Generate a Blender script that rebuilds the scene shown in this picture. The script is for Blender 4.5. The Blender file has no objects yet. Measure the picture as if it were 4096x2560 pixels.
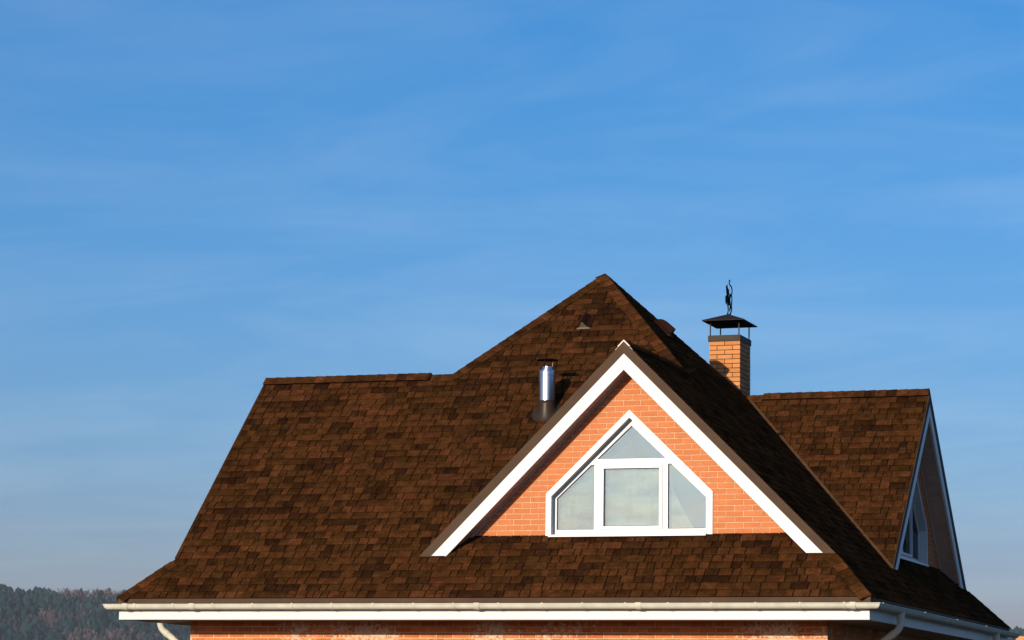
import bpy, math, random
from mathutils import Vector, Matrix

random.seed(7)
sc = bpy.context.scene
COL = sc.collection
R = math.radians

# ------------------------------------------------------------------ camera
CAM = Vector((13.1846, -41.3469, -1.7698))
YAW, PITCH, ROLL = R(19.534), R(8.374), R(0.789)
fwd = Vector((-math.sin(YAW) * math.cos(PITCH), math.cos(YAW) * math.cos(PITCH), math.sin(PITCH)))
rt = Vector((math.cos(YAW), math.sin(YAW), 0))
up = rt.cross(fwd)
rt2 = rt * math.cos(ROLL) + up * math.sin(ROLL)
up2 = up * math.cos(ROLL) - rt * math.sin(ROLL)
cd = bpy.data.cameras.new('camera')
cam = bpy.data.objects.new('camera', cd)
COL.objects.link(cam)
cam.matrix_world = Matrix(((rt2.x, up2.x, -fwd.x, CAM.x), (rt2.y, up2.y, -fwd.y, CAM.y), (rt2.z, up2.z, -fwd.z, CAM.z), (0, 0, 0, 1)))
cd.sensor_fit = 'HORIZONTAL'
cd.sensor_width = 36
cd.lens = 36 * 11072.96 / 4096
cd.clip_start = 1
cd.clip_end = 40000
cd.dof.use_dof = True
cd.dof.focus_distance = 42
cd.dof.aperture_fstop = 8
sc.camera = cam

# ------------------------------------------------------------------ light
SUN_EL, SUN_AZ = R(12.3), R(11.2)          # azimuth measured from the front of the house (-Y) towards -X
SUN = Vector((-math.cos(SUN_EL) * math.sin(SUN_AZ), -math.cos(SUN_EL) * math.cos(SUN_AZ), math.sin(SUN_EL)))
ld = bpy.data.lights.new('sun', 'SUN')
ld.energy = 3.95
ld.angle = R(0.53)
ld.color = (1.0, 0.86, 0.66)
lo = bpy.data.objects.new('sun', ld)
COL.objects.link(lo)
lo.rotation_euler = SUN.to_track_quat('Z', 'Y').to_euler()

w = bpy.data.worlds.new('World')
sc.world = w
w.use_nodes = True
nt = w.node_tree
nt.nodes.clear()


def wn(kind, **kw):
    n = nt.nodes.new(kind)
    for k_, v_ in kw.items():
        setattr(n, k_, v_)
    return n


sky = wn('ShaderNodeTexSky', sky_type='NISHITA')
sky.sun_disc = False
sky.sun_elevation = SUN_EL
sky.sun_rotation = math.atan2(SUN.x, SUN.y)
sky.altitude = 300
sky.air_density = 1.0
sky.dust_density = 1.8
sky.ozone_density = 6.0
tc = wn('ShaderNodeTexCoord')
sep = wn('ShaderNodeSeparateXYZ')
nt.links.new(tc.outputs['Generated'], sep.inputs[0])
# high veil of thin cirrus on a plane far overhead, in the same way all round the sky
zc = wn('ShaderNodeMath', operation='MAXIMUM'); zc.inputs[1].default_value = 0.0
nt.links.new(sep.outputs['Z'], zc.inputs[0])
zadd = wn('ShaderNodeMath', operation='ADD'); zadd.inputs[1].default_value = 0.10
nt.links.new(zc.outputs[0], zadd.inputs[0])
dvx = wn('ShaderNodeMath', operation='DIVIDE'); dvy = wn('ShaderNodeMath', operation='DIVIDE')
nt.links.new(sep.outputs['X'], dvx.inputs[0]); nt.links.new(zadd.outputs[0], dvx.inputs[1])
nt.links.new(sep.outputs['Y'], dvy.inputs[0]); nt.links.new(zadd.outputs[0], dvy.inputs[1])
cmb = wn('ShaderNodeCombineXYZ')
nt.links.new(dvx.outputs[0], cmb.inputs[0]); nt.links.new(dvy.outputs[0], cmb.inputs[1])
mp = wn('ShaderNodeMapping')
mp.inputs['Rotation'].default_value = (0, 0, R(62))
mp.inputs['Scale'].default_value = (0.8, 1.5, 1)
nt.links.new(cmb.outputs[0], mp.inputs[0])
nz = wn('ShaderNodeTexNoise')
nz.inputs['Scale'].default_value = 1.9
nz.inputs['Detail'].default_value = 7
nz.inputs['Roughness'].default_value = 0.58
nz.inputs['Distortion'].default_value = 0.5
nt.links.new(mp.outputs[0], nz.inputs['Vector'])
rampc = wn('ShaderNodeMapRange')
rampc.inputs['From Min'].default_value = 0.40
rampc.inputs['From Max'].default_value = 0.78
rampc.inputs['To Min'].default_value = 0.0
rampc.inputs['To Max'].default_value = 0.30
nt.links.new(nz.outputs['Fac'], rampc.inputs['Value'])
hsv = wn('ShaderNodeHueSaturation')
hsv.inputs['Saturation'].default_value = 1.22
hsv.inputs['Value'].default_value = 1.0
gam = wn('ShaderNodeGamma')
gam.inputs['Gamma'].default_value = 0.85
nt.links.new(sky.outputs[0], gam.inputs['Color'])
nt.links.new(gam.outputs[0], hsv.inputs['Color'])
# cirrus takes the sky's own brightness, greyed
cl = wn('ShaderNodeHueSaturation')
cl.inputs['Saturation'].default_value = 0.70
cl.inputs['Value'].default_value = 1.06
nt.links.new(gam.outputs[0], cl.inputs['Color'])
# the slanting path low in the sky passes through more of the veil
thk = wn('ShaderNodeMath', operation='DIVIDE', use_clamp=True); thk.inputs[0].default_value = 0.048
zt_n = wn('ShaderNodeMath', operation='ADD'); zt_n.inputs[1].default_value = 0.028
nt.links.new(zc.outputs[0], zt_n.inputs[0])
nt.links.new(zt_n.outputs[0], thk.inputs[1])
clt = wn('ShaderNodeVectorMath', operation='MULTIPLY')
clt.inputs[1].default_value = (1.16, 0.655, 0.67)
nt.links.new(gam.outputs[0], clt.inputs[0])
mixv = wn('ShaderNodeMix', data_type='RGBA')
nt.links.new(thk.outputs[0], mixv.inputs['Factor'])
nt.links.new(hsv.outputs[0], mixv.inputs['A'])
nt.links.new(clt.outputs[0], mixv.inputs['B'])
mixc = wn('ShaderNodeMix', data_type='RGBA')
nt.links.new(rampc.outputs[0], mixc.inputs['Factor'])
nt.links.new(mixv.outputs['Result'], mixc.inputs['A'])
nt.links.new(cl.outputs[0], mixc.inputs['B'])
bg = wn('ShaderNodeBackground')
bg.inputs['Strength'].default_value = 0.15
nt.links.new(mixc.outputs['Result'], bg.inputs['Color'])
wo = wn('ShaderNodeOutputWorld')
nt.links.new(bg.outputs[0], wo.inputs['Surface'])

vs = sc.view_settings
vs.view_transform = 'Standard'
vs.look = 'None'
vs.gamma = 1.0
vs.exposure = 0.47
vs.use_curve_mapping = False


# ------------------------------------------------------------------ materials
def new_mat(name):
    m = bpy.data.materials.new(name)
    m.use_nodes = True
    n = m.node_tree
    return m, n, n.nodes['Principled BSDF']


def nd(n, kind, **kw):
    x = n.nodes.new(kind)
    for k_, v_ in kw.items():
        setattr(x, k_, v_)
    return x


def surf(name, col, rough=0.6, metallic=0.0, spec=0.5, var=0.12, vscale=6.0, fine=0.0, fscale=60.0, bump=0.0, bscale=40.0, attr=False, dist=0.01, streak=None):
    """Principled surface with two octaves of colour variation in world space, optional per-piece tone and relief."""
    m, n, p = new_mat(name)
    geo = nd(n, 'ShaderNodeNewGeometry')
    src = geo.outputs['Position']
    if streak:
        mpn = nd(n, 'ShaderNodeMapping')
        mpn.inputs['Scale'].default_value = streak
        n.links.new(src, mpn.inputs[0])
        vsrc = mpn.outputs[0]
    else:
        vsrc = src
    a = nd(n, 'ShaderNodeTexNoise')
    a.inputs['Scale'].default_value = vscale
    a.inputs['Detail'].default_value = 4
    n.links.new(vsrc, a.inputs['Vector'])
    r1 = nd(n, 'ShaderNodeMapRange')
    r1.inputs['From Min'].default_value = 0.3
    r1.inputs['From Max'].default_value = 0.7
    r1.inputs['To Min'].default_value = 1 - var
    r1.inputs['To Max'].default_value = 1 + var
    n.links.new(a.outputs['Fac'], r1.inputs['Value'])
    fac = r1.outputs[0]
    if fine > 0:
        b = nd(n, 'ShaderNodeTexNoise')
        b.inputs['Scale'].default_value = fscale
        b.inputs['Detail'].default_value = 3
        n.links.new(src, b.inputs['Vector'])
        r2 = nd(n, 'ShaderNodeMapRange')
        r2.inputs['From Min'].default_value = 0.3
        r2.inputs['From Max'].default_value = 0.7
        r2.inputs['To Min'].default_value = 1 - fine
        r2.inputs['To Max'].default_value = 1 + fine
        n.links.new(b.outputs['Fac'], r2.inputs['Value'])
        mm = nd(n, 'ShaderNodeMath', operation='MULTIPLY')
        n.links.new(fac, mm.inputs[0])
        n.links.new(r2.outputs[0], mm.inputs[1])
        fac = mm.outputs[0]
    vm = nd(n, 'ShaderNodeVectorMath', operation='SCALE')
    if attr:
        at = nd(n, 'ShaderNodeAttribute', attribute_name='tone')
        n.links.new(at.outputs['Color'], vm.inputs[0])
    else:
        vm.inputs[0].default_value = col[:3]
    n.links.new(fac, vm.inputs['Scale'])
    n.links.new(vm.outputs[0], p.inputs['Base Color'])
    p.inputs['Roughness'].default_value = rough
    p.inputs['Metallic'].default_value = metallic
    p.inputs['Specular IOR Level'].default_value = spec
    if bump > 0:
        c = nd(n, 'ShaderNodeTexNoise')
        c.inputs['Scale'].default_value = bscale
        c.inputs['Detail'].default_value = 4
        n.links.new(src, c.inputs['Vector'])
        bp = nd(n, 'ShaderNodeBump')
        bp.inputs['Strength'].default_value = bump
        bp.inputs['Distance'].default_value = dist
        n.links.new(c.outputs['Fac'], bp.inputs['Height'])
        n.links.new(bp.outputs[0], p.inputs['Normal'])
    return m


M = {}
M['shingle'] = surf('shingle', (0, 0, 0), rough=1.0, spec=0.0, var=0.36, vscale=9, fine=0.46, fscale=55, bump=0.5, bscale=160, attr=True, dist=0.004)
M['deck'] = surf('deck', (0.006, 0.004, 0.003), rough=1.0, spec=0.0, var=0.2, fine=0.3, fscale=80)
M['brick'] = surf('brick', (0, 0, 0), rough=0.85, spec=0.2, var=0.05, vscale=9, fine=0.06, fscale=120, bump=0.25, bscale=150, attr=True, dist=0.003)
M['mortar'] = surf('mortar', (0.58, 0.42, 0.28), rough=0.95, spec=0.1, var=0.15, vscale=12, fine=0.15)
M['dark_mortar'] = surf('dark_mortar', (0.060, 0.045, 0.025), rough=0.95, spec=0.1, var=0.2, vscale=12, fine=0.2)
M['white'] = surf('white', (0.54, 0.555, 0.58), rough=0.45, spec=0.4, var=0.04, vscale=2.5, bump=0.10, bscale=3.0, dist=0.01)
M['pvc'] = surf('pvc', (0.51, 0.53, 0.55), rough=0.35, spec=0.5, var=0.02, vscale=4)
M['cream'] = surf('cream', (0.52, 0.51, 0.43), rough=0.55, spec=0.2, var=0.10, vscale=7, streak=(1, 1, 0.3))
M['brown_metal'] = surf('brown_metal', (0.070, 0.043, 0.028), rough=0.65, spec=0.06, var=0.12, vscale=3, bump=0.35, bscale=5, dist=0.012)
M['soffit'] = surf('soffit', (0.44, 0.33, 0.27), rough=0.6, spec=0.3, var=0.08, vscale=8)
M['eaves_soffit'] = surf('eaves_soffit', (0.24, 0.15, 0.085), rough=0.6, spec=0.3, var=0.1, vscale=8)
M['shaded_trim'] = surf('shaded_trim', (0.42, 0.43, 0.45), rough=0.5, var=0.04)  # white trim under the soffit, its shade put into a greyer colour
M['steel'] = surf('steel', (0.60, 0.62, 0.65), rough=0.30, metallic=1.0, var=0.08, vscale=14, streak=(1, 1, 0.05))
M['brown_rubber'] = surf('brown_rubber', (0.028, 0.018, 0.010), rough=0.42, spec=0.2, var=0.12, vscale=9)
M['dark_metal'] = surf('dark_metal', (0.026, 0.018, 0.014), rough=0.7, spec=0.08, var=0.2, vscale=8)
M['collar_metal'] = surf('collar_metal', (0.036, 0.028, 0.021), rough=0.6, spec=0.15, metallic=0.0, var=0.25, vscale=10)
M['vent_plastic'] = surf('vent_plastic', (0.022, 0.008, 0.005), rough=0.8, spec=0.05, var=0.1)
M['vent_grille'] = surf('vent_grille', (0.10, 0.083, 0.048), rough=0.7, var=0.45, vscale=70, fine=0.3, fscale=160)
M['vent_lip'] = surf('vent_lip', (0.17, 0.14, 0.09), rough=0.7, var=0.2, vscale=20)
M['ridge_gap_shade'] = surf('ridge_gap_shade', (0.02, 0.018, 0.017), rough=0.7, var=0.1)  # ridge vent body, the shadow gap below the raised caps painted near-black
M['ridge_end'] = surf('ridge_end', (0.62, 0.55, 0.42), rough=0.6, var=0.1)
M['black_iron'] = surf('black_iron', (0.008, 0.009, 0.011), rough=0.9, spec=0.08, var=0.2)
M['interior'] = surf('interior', (0.22, 0.23, 0.22), rough=0.9, var=0.1)
M['sheer'] = surf('sheer', (0.62, 0.55, 0.33), rough=0.9, spec=0.1, var=0.8, vscale=1.8, streak=(0.7, 1, 2.0))  # curtain fabric; broad cream swirls paint in the clouds mirrored by the panes
M['ground'] = surf('ground', (0.055, 0.055, 0.028), rough=1.0, spec=0.05, var=0.3, vscale=0.05, fine=0.25, fscale=1.5)
M['hill'] = surf('hill', (0.050, 0.045, 0.032), rough=1.0, spec=0.0, var=0.3, vscale=0.02)
M['forest'] = surf('forest', (0, 0, 0), rough=1.0, spec=0.0, var=0.30, vscale=0.018, attr=True)


def wall_brick_material():
    """Brick laid in courses for the stretches of wall below the picture, same size and tones as the built bricks."""
    m, n, p = new_mat('brickwork')
    tcn = nd(n, 'ShaderNodeNewGeometry')
    sp = nd(n, 'ShaderNodeSeparateXYZ')
    n.links.new(tcn.outputs['Position'], sp.inputs[0])
    ad = nd(n, 'ShaderNodeMath', operation='ADD')
    n.links.new(sp.outputs['X'], ad.inputs[0]); n.links.new(sp.outputs['Y'], ad.inputs[1])
    cb = nd(n, 'ShaderNodeCombineXYZ')
    n.links.new(ad.outputs[0], cb.inputs[0]); n.links.new(sp.outputs['Z'], cb.inputs[1])
    br = nd(n, 'ShaderNodeTexBrick')
    br.inputs['Scale'].default_value = 1.0
    br.inputs['Brick Width'].default_value = 0.247
    br.inputs['Row Height'].default_value = 0.078
    br.inputs['Mortar Size'].default_value = 0.005
    br.inputs['Color1'].default_value = (0.52, 0.155, 0.055, 1)
    br.inputs['Color2'].default_value = (0.46, 0.135, 0.05, 1)
    br.inputs['Mortar'].default_value = (0.45, 0.31, 0.19, 1)
    n.links.new(cb.outputs[0], br.inputs['Vector'])
    n.links.new(br.outputs['Color'], p.inputs['Base Color'])
    p.inputs['Roughness'].default_value = 0.9
    return m


M['brickwork'] = wall_brick_material()


def old_brick_material():
    """Bricks under the eaves: per-piece tone with lime bloom in patches."""
    m = surf('old_brick', (0, 0, 0), rough=0.9, spec=0.15, var=0.10, vscale=9, fine=0.10, fscale=90, bump=0.3, bscale=120, attr=True, dist=0.003)
    n = m.node_tree
    p = n.nodes['Principled BSDF']
    lk = p.inputs['Base Color'].links[0].from_socket
    geo = nd(n, 'ShaderNodeNewGeometry')
    a = nd(n, 'ShaderNodeTexNoise')
    a.inputs['Scale'].default_value = 1.1
    a.inputs['Detail'].default_value = 2
    b = nd(n, 'ShaderNodeTexNoise')
    b.inputs['Scale'].default_value = 22
    b.inputs['Detail'].default_value = 5
    b.inputs['Roughness'].default_value = 0.65
    n.links.new(geo.outputs['Position'], a.inputs['Vector'])
    n.links.new(geo.outputs['Position'], b.inputs['Vector'])
    mu = nd(n, 'ShaderNodeMath', operation='MULTIPLY')
    n.links.new(a.outputs['Fac'], mu.inputs[0]); n.links.new(b.outputs['Fac'], mu.inputs[1])
    mr = nd(n, 'ShaderNodeMapRange')
    mr.inputs['From Min'].default_value = 0.285
    mr.inputs['From Max'].default_value = 0.345
    mr.inputs['To Max'].default_value = 0.75
    n.links.new(mu.outputs[0], mr.inputs['Value'])
    mx = nd(n, 'ShaderNodeMix', data_type='RGBA')
    n.links.new(mr.outputs[0], mx.inputs['Factor'])
    n.links.new(lk, mx.inputs['A'])
    mx.inputs['B'].default_value = (0.62, 0.52, 0.40, 1)
    n.links.new(mx.outputs['Result'], p.inputs['Base Color'])
    return m


M['old_brick'] = old_brick_material()


def glass_material():
    """Coated double glazing: mirrors part of the sky, slightly wavy, lets some light through."""
    m = bpy.data.materials.new('glazing')
    m.use_nodes = True
    n = m.node_tree
    n.nodes.clear()
    out = nd(n, 'ShaderNodeOutputMaterial')
    gl = nd(n, 'ShaderNodeBsdfGlossy')
    gl.inputs['Color'].default_value = (0.70, 0.92, 1.0, 1)
    gl.inputs['Roughness'].default_value = 0.03
    tr = nd(n, 'ShaderNodeBsdfTransparent')
    tr.inputs['Color'].default_value = (0.60, 0.64, 0.61, 1)
    geo = nd(n, 'ShaderNodeNewGeometry')
    nz_ = nd(n, 'ShaderNodeTexNoise')
    nz_.inputs['Scale'].default_value = 1.6
    nz_.inputs['Detail'].default_value = 1
    n.links.new(geo.outputs['Position'], nz_.inputs['Vector'])
    bp = nd(n, 'ShaderNodeBump')
    bp.inputs['Strength'].default_value = 0.5
    bp.inputs['Distance'].default_value = 0.012
    n.links.new(nz_.outputs['Fac'], bp.inputs['Height'])
    n.links.new(bp.outputs[0], gl.inputs['Normal'])
    mx = nd(n, 'ShaderNodeMixShader')
    mx.inputs[0].default_value = GLASS_REFLECT
    n.links.new(tr.outputs[0], mx.inputs[1])
    n.links.new(gl.outputs[0], mx.inputs[2])
    n.links.new(mx.outputs[0], out.inputs['Surface'])
    return m


GLASS_REFLECT = 0.165
M['glazing'] = glass_material()


# ------------------------------------------------------------------ mesh helpers
class MB:
    def __init__(self):
        self.v, self.f, self.c = [], [], []

    def face(self, pts, col=None):
        i = len(self.v)
        self.v.extend([tuple(p) for p in pts])
        self.f.append(tuple(range(i, i + len(pts))))
        self.c.append(col)

    def prism(self, poly, fr, n0, n1, col=None, side=None, back=True):
        """poly: 2D outline; fr(u, z, n) -> point; solid from n0 (back) to n1 (front)."""
        F = [fr(u, z, n1) for u, z in poly]
        B = [fr(u, z, n0) for u, z in poly]
        self.face(F, col)
        if back:
            self.face(B[::-1], side or col)
        for i in range(len(poly)):
            j = (i + 1) % len(poly)
            self.face([F[i], B[i], B[j], F[j]], side or col)

    def box(self, lo_, hi_, col=None):
        (x0, y0, z0), (x1, y1, z1) = lo_, hi_
        self.prism([(x0, z0), (x1, z0), (x1, z1), (x0, z1)], lambda u, z, n: (u, n, z), y1, y0, col)

    def tube(self, pts, r, seg=10, cap=True, col=None):
        pts = [Vector(p) for p in pts]
        rings = []
        prev = None
        for i, p in enumerate(pts):
            t = (pts[min(i + 1, len(pts) - 1)] - pts[max(i - 1, 0)]).normalized()
            if prev is None:
                a_ = t.orthogonal().normalized()
            else:
                a_ = (prev - t * prev.dot(t)).normalized()
            prev = a_
            b_ = t.cross(a_)
            rr = r[i] if isinstance(r, (list, tuple)) else r
            rings.append([p + (a_ * math.cos(2 * math.pi * s / seg) + b_ * math.sin(2 * math.pi * s / seg)) * rr for s in range(seg)])
        self.loft(rings, True, col)
        if cap:
            self.face(rings[0][::-1], col)
            self.face(rings[-1], col)

    def loft(self, rings, closed=True, col=None):
        base = len(self.v)
        m_ = len(rings[0])
        for rg in rings:
            self.v.extend([tuple(p) for p in rg])
        for i in range(len(rings) - 1):
            for s in range(m_ if closed else m_ - 1):
                s2 = (s + 1) % m_
                self.f.append((base + i * m_ + s, base + i * m_ + s2, base + (i + 1) * m_ + s2, base + (i + 1) * m_ + s))
                self.c.append(col)

    def mesh(self, name, mat, smooth=None):
        me = bpy.data.meshes.new(name)
        me.from_pydata(self.v, [], self.f)
        if any(c is not None for c in self.c):
            at = me.color_attributes.new('tone', 'FLOAT_COLOR', 'CORNER')
            dat = []
            for c, f_ in zip(self.c, self.f):
                if c is None:
                    c = (0.1, 0.1, 0.1)
                if isinstance(c[0], (tuple, list)):
                    for q in c:
                        dat.extend((q[0], q[1], q[2], 1.0))
                else:
                    dat.extend((c[0], c[1], c[2], 1.0) * len(f_))
            at.data.foreach_set('color', dat)
        me.materials.append(mat)
        if smooth is not None:
            me.polygons.foreach_set('use_smooth', [True] * len(me.polygons))
            try:
                me.set_sharp_from_angle(angle=R(smooth))
            except Exception:
                pass
        me.update()
        return me

    def build(self, name, mat, parent=None, smooth=None, kind=None):
        o = bpy.data.objects.new(name, self.mesh(name, M[mat] if isinstance(mat, str) else mat, smooth))
        COL.objects.link(o)
        if parent is not None:
            o.parent = parent
        if kind:
            o['kind'] = kind
        return o


def place(name, me, mw, parent):
    o = bpy.data.objects.new(name, me)
    COL.objects.link(o)
    o.parent = parent
    o.matrix_world = mw
    return o


def empty(name, loc=(0, 0, 0), parent=None):
    o = bpy.data.objects.new(name, None)
    o.empty_display_size = 0.2
    COL.objects.link(o)
    o.location = loc
    if parent is not None:
        o.parent = parent
    return o


def clip(poly, a_, b_, c_):
    """keep a*u + b*z <= c"""
    out = []
    for i in range(len(poly)):
        p, q = poly[i], poly[(i + 1) % len(poly)]
        dp, dq = a_ * p[0] + b_ * p[1] - c_, a_ * q[0] + b_ * q[1] - c_
        if dp <= 0:
            out.append(p)
        if (dp < 0 < dq) or (dq < 0 < dp):
            s = dp / (dp - dq)
            out.append((p[0] + (q[0] - p[0]) * s, p[1] + (q[1] - p[1]) * s))
    return out if len(out) > 2 else []


def area(poly):
    return abs(sum(poly[i][0] * poly[(i + 1) % len(poly)][1] - poly[(i + 1) % len(poly)][0] * poly[i][1] for i in range(len(poly)))) / 2


def halfplanes(poly):
    """outward half-planes of a convex polygon in clockwise or anticlockwise order"""
    cx = sum(p[0] for p in poly) / len(poly)
    cz = sum(p[1] for p in poly) / len(poly)
    hs = []
    for i in range(len(poly)):
        (x0, z0), (x1, z1) = poly[i], poly[(i + 1) % len(poly)]
        a_, b_ = z1 - z0, x0 - x1
        c_ = a_ * x0 + b_ * z0
        if a_ * cx + b_ * cz > c_:
            a_, b_, c_ = -a_, -b_, -c_
        hs.append((a_, b_, c_))
    return hs


def minus(poly, hole):
    """convex polygon minus convex hole as disjoint convex pieces"""
    pieces, rest = [], poly
    for a_, b_, c_ in halfplanes(hole):
        q = clip(rest, -a_, -b_, -c_)
        if q and area(q) > 1e-6:
            pieces.append(q)
        rest = clip(rest, a_, b_, c_)
        if not rest:
            break
    return pieces


def jit(s):
    return random.uniform(-s, s)


# ------------------------------------------------------------------ roof geometry (metres, eaves at z = 0)
A = 5.5                       # half width at the eaves
B_ = 5.49                     # back eave
PX, PY, H = 0.10, -0.0985, 5.352
TF = H / (PY + A)             # front slope
TR = H / (A - PX)             # right slope
TB = H / (B_ - PY)
TL = H / (PX + A)
HG = 3.56                     # ridge height of the cross gables
GF = 0.599                    # set-back of the gable ends from the eaves
ZG = TF * GF                  # where the gable verges die into the skirt roof
XR = A - HG / TR              # front gable ridge
YL = -A + HG / TF             # ridge of the gable facing left
YR = B_ - HG / TB             # ridge of the gable facing right
GROUND = -5.6

# ------------------------------------------------------------------ ground, hill, forest
g = MB()
g.face([(-3550, -1450, GROUND), (3550, -1450, GROUND), (3550, 4150, GROUND), (-3550, 4150, GROUND)])
o = g.build('ground', 'ground', kind='structure')


def hill_top(az):
    """height of the wooded crest, az in degrees left of +Y as seen from the camera"""
    e = 2.06 + 0.565 * min(1.0, max(0.0, (az - 10) / 13.0)) + 0.025 * math.cos((az - 27.9) * 2.2) + 0.012 * math.sin(az * 9.7 + 1)
    return CAM.z + 3050 * math.tan(R(e)) - 9


def hill_z(az, r):
    top = hill_top(az)
    if r <= 3050:
        s = max(0.0, min(1.0, (r - 2450) / 600.0))
        s = s * 0.55 + 0.45 * s * s * (3 - 2 * s)
        return GROUND - 3 + (top - GROUND + 3) * s + 3.0 * math.sin(az * 7 + r * 0.013) * s * (1 - s) * 3
    return top - (r - 3050) * 0.10


hm = MB()
azs = [-55 + 1.0 * i for i in range(111)]
rs = [2440 + 61 * i for i in range(11)] + [3150, 3400, 3900]
idx = len(hm.v)
for az in azs:
    for r in rs:
        hm.v.append((CAM.x - math.sin(R(az)) * r, CAM.y + math.cos(R(az)) * r, hill_z(az, r)))
nr = len(rs)
for i in range(len(azs) - 1):
    for j in range(nr - 1):
        hm.f.append((i * nr + j, i * nr + j + 1, (i + 1) * nr + j + 1, (i + 1) * nr + j)); hm.c.append(None)
o = hm.build('hill', 'hill', kind='structure', smooth=60)


def build_forest():
    fm = MB()
    rnd = random.Random(3)
    n_trees = 13000
    ico = []
    for _ in range(n_trees):
        az = rnd.uniform(1, 37)
        r = 3062 - 330 * rnd.random()
        x, y = CAM.x - math.sin(R(az)) * r, CAM.y + math.cos(R(az)) * r
        z = hill_z(az, r) - 0.5
        patch = math.sin(x * 0.021 + y * 0.013) + math.sin(x * 0.047 - y * 0.031 + 2) + 0.8 * math.sin(x * 0.011 + y * 0.041 + 1) + rnd.uniform(-1.3, 1.3)
        if patch > -0.45:
            h_ = rnd.uniform(11, 17)
            wd = h_ * rnd.uniform(0.20, 0.32)
            s = rnd.uniform(0.75, 1.3)
            col = (0.012 * s, 0.029 * s, 0.024 * s)
            top = (x + rnd.uniform(-.4, .4), y, z + h_)
            seg = 6
            rg = []
            for zz, rr in ((0.18, 0.75), (0.48, 1.15), (0.78, 0.78)):
                ring = []
                for k_ in range(seg):
                    an = 2 * math.pi * k_ / seg + rnd.uniform(-.3, .3)
                    q = wd * rr * rnd.uniform(0.7, 1.25)
                    ring.append((x + math.cos(an) * q, y + math.sin(an) * q, z + h_ * (zz + rnd.uniform(-.08, .08))))
                rg.append(ring)
            for k_ in range(seg):
                k2 = (k_ + 1) % seg
                for r0, r1 in ((0, 1), (1, 2)):
                    fm.face([rg[r0][k_], rg[r0][k2], rg[r1][k2], rg[r1][k_]], tuple(q * rnd.uniform(0.75, 1.25) for q in col))
                fm.face([rg[2][k_], rg[2][k2], top], tuple(q * rnd.uniform(0.75, 1.25) for q in col))
        else:
            h_ = rnd.uniform(10, 15)
            wd = h_ * rnd.uniform(0.24, 0.36)
            s = rnd.uniform(0.75, 1.3)
            col = (0.082 * s, 0.062 * s, 0.058 * s)
            tw = 0.12
            fm.face([(x - tw, y, z), (x + tw, y, z), (x, y, z + h_ * 0.6)], (0.14 * s, 0.12 * s, 0.10 * s))
            for k_ in range(15):
                an = rnd.uniform(0, 2 * math.pi)
                q = wd * math.sqrt(rnd.random())
                zb = z + h_ * rnd.uniform(0.2, 0.6)
                zt = zb + h_ * rnd.uniform(0.25, 0.42)
                px_, py_ = x + math.cos(an) * q, y + math.sin(an) * q
                ww = rnd.uniform(0.3, 0.8)
                a2 = rnd.uniform(0, math.pi)
                c2 = tuple(qq * rnd.uniform(0.8, 1.2) for qq in col)
                fm.face([(x + (px_ - x) * 0.45, y + (py_ - y) * 0.45, zb), (px_ + math.cos(a2) * ww, py_ + math.sin(a2) * ww, zt), (px_ - math.cos(a2) * ww, py_ - math.sin(a2) * ww, zt - rnd.uniform(0, .8))], c2)
    ob = fm.build('forest', 'forest', kind='stuff')
    ob['label'] = 'far wooded hillside of dark conifers and bare grey trees'
    ob['category'] = 'forest'
    return ob


build_forest()

# ------------------------------------------------------------------ the house
house = empty('brick_house', (0, 0, GROUND))
house['label'] = 'orange brick house with brown shingled hip roof, white trimmed gables and cream gutters'
house['category'] = 'house'
bpy.context.view_layer.update()
HINV = Matrix.Translation((0, 0, -GROUND))


def hb(mb, name, mat, parent=None, smooth=None, kind=None):
    """build a part given in world coordinates under the house (or under one of its parts that sits at the house origin)"""
    ob = mb.build(name, mat, None, smooth, kind)
    ob.parent = parent or house
    if parent is None or parent == house:
        ob.matrix_parent_inverse = HINV
    return ob


# --- roof deck
deck = MB()


def on_front(x, z):
    return (x, z / TF - A, z)


hipL = lambda z: -A + z / TL
hipR = lambda z: A - z / TR
d = 0.004
fp = lambda x, z: (x, z / TF - A + d, z - d)
ZW = (A - 4.60) * TF
deck.face([fp(-A, 0), fp(A, 0), fp(hipR(TL * GF), TL * GF), fp(-A + GF, TL * GF)])
deck.face([fp(-A + GF, TL * GF), fp(hipR(TL * GF), TL * GF), fp(hipR(ZW), ZW), fp(-A + GF, ZW)])
vx = lambda z: XR - (HG - z) / TF + 0.22
deck.face([fp(-A + GF, ZW), fp(vx(ZW), ZW), fp(vx(HG), HG), fp(-A + GF, HG)])
deck.face([fp(hipL(HG), HG), fp(hipR(HG), HG), fp(PX, H)])
rp = lambda y, z: (A - z / TR - d, y, z - d)
ZW2 = 0.925
bhk = lambda z: B_ - z / TB
vy = lambda z: YR - (HG - z) / TF + 0.2
deck.face([rp(-A, 0), rp(B_, 0), rp(bhk(ZG), ZG), rp(-A + GF, ZG)])
deck.face([rp(-A + GF, ZG), rp(bhk(ZG), ZG), rp(bhk(ZW2), ZW2), rp(-A + GF, ZW2)])
deck.face([rp(-A + GF, ZW2), rp(vy(ZW2), ZW2), rp(YR + .05, HG), rp(-A + GF, HG)])
deck.face([rp(-A + HG / TF, HG), rp(bhk(HG), HG), rp(PY, H)])
deck.face([(A, B_, -d), (-A, B_, -d), (PX, PY, H - d)])
deck.face([(-A, B_, -d), (-A, -A, -d), (PX, PY, H - d)])
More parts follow.
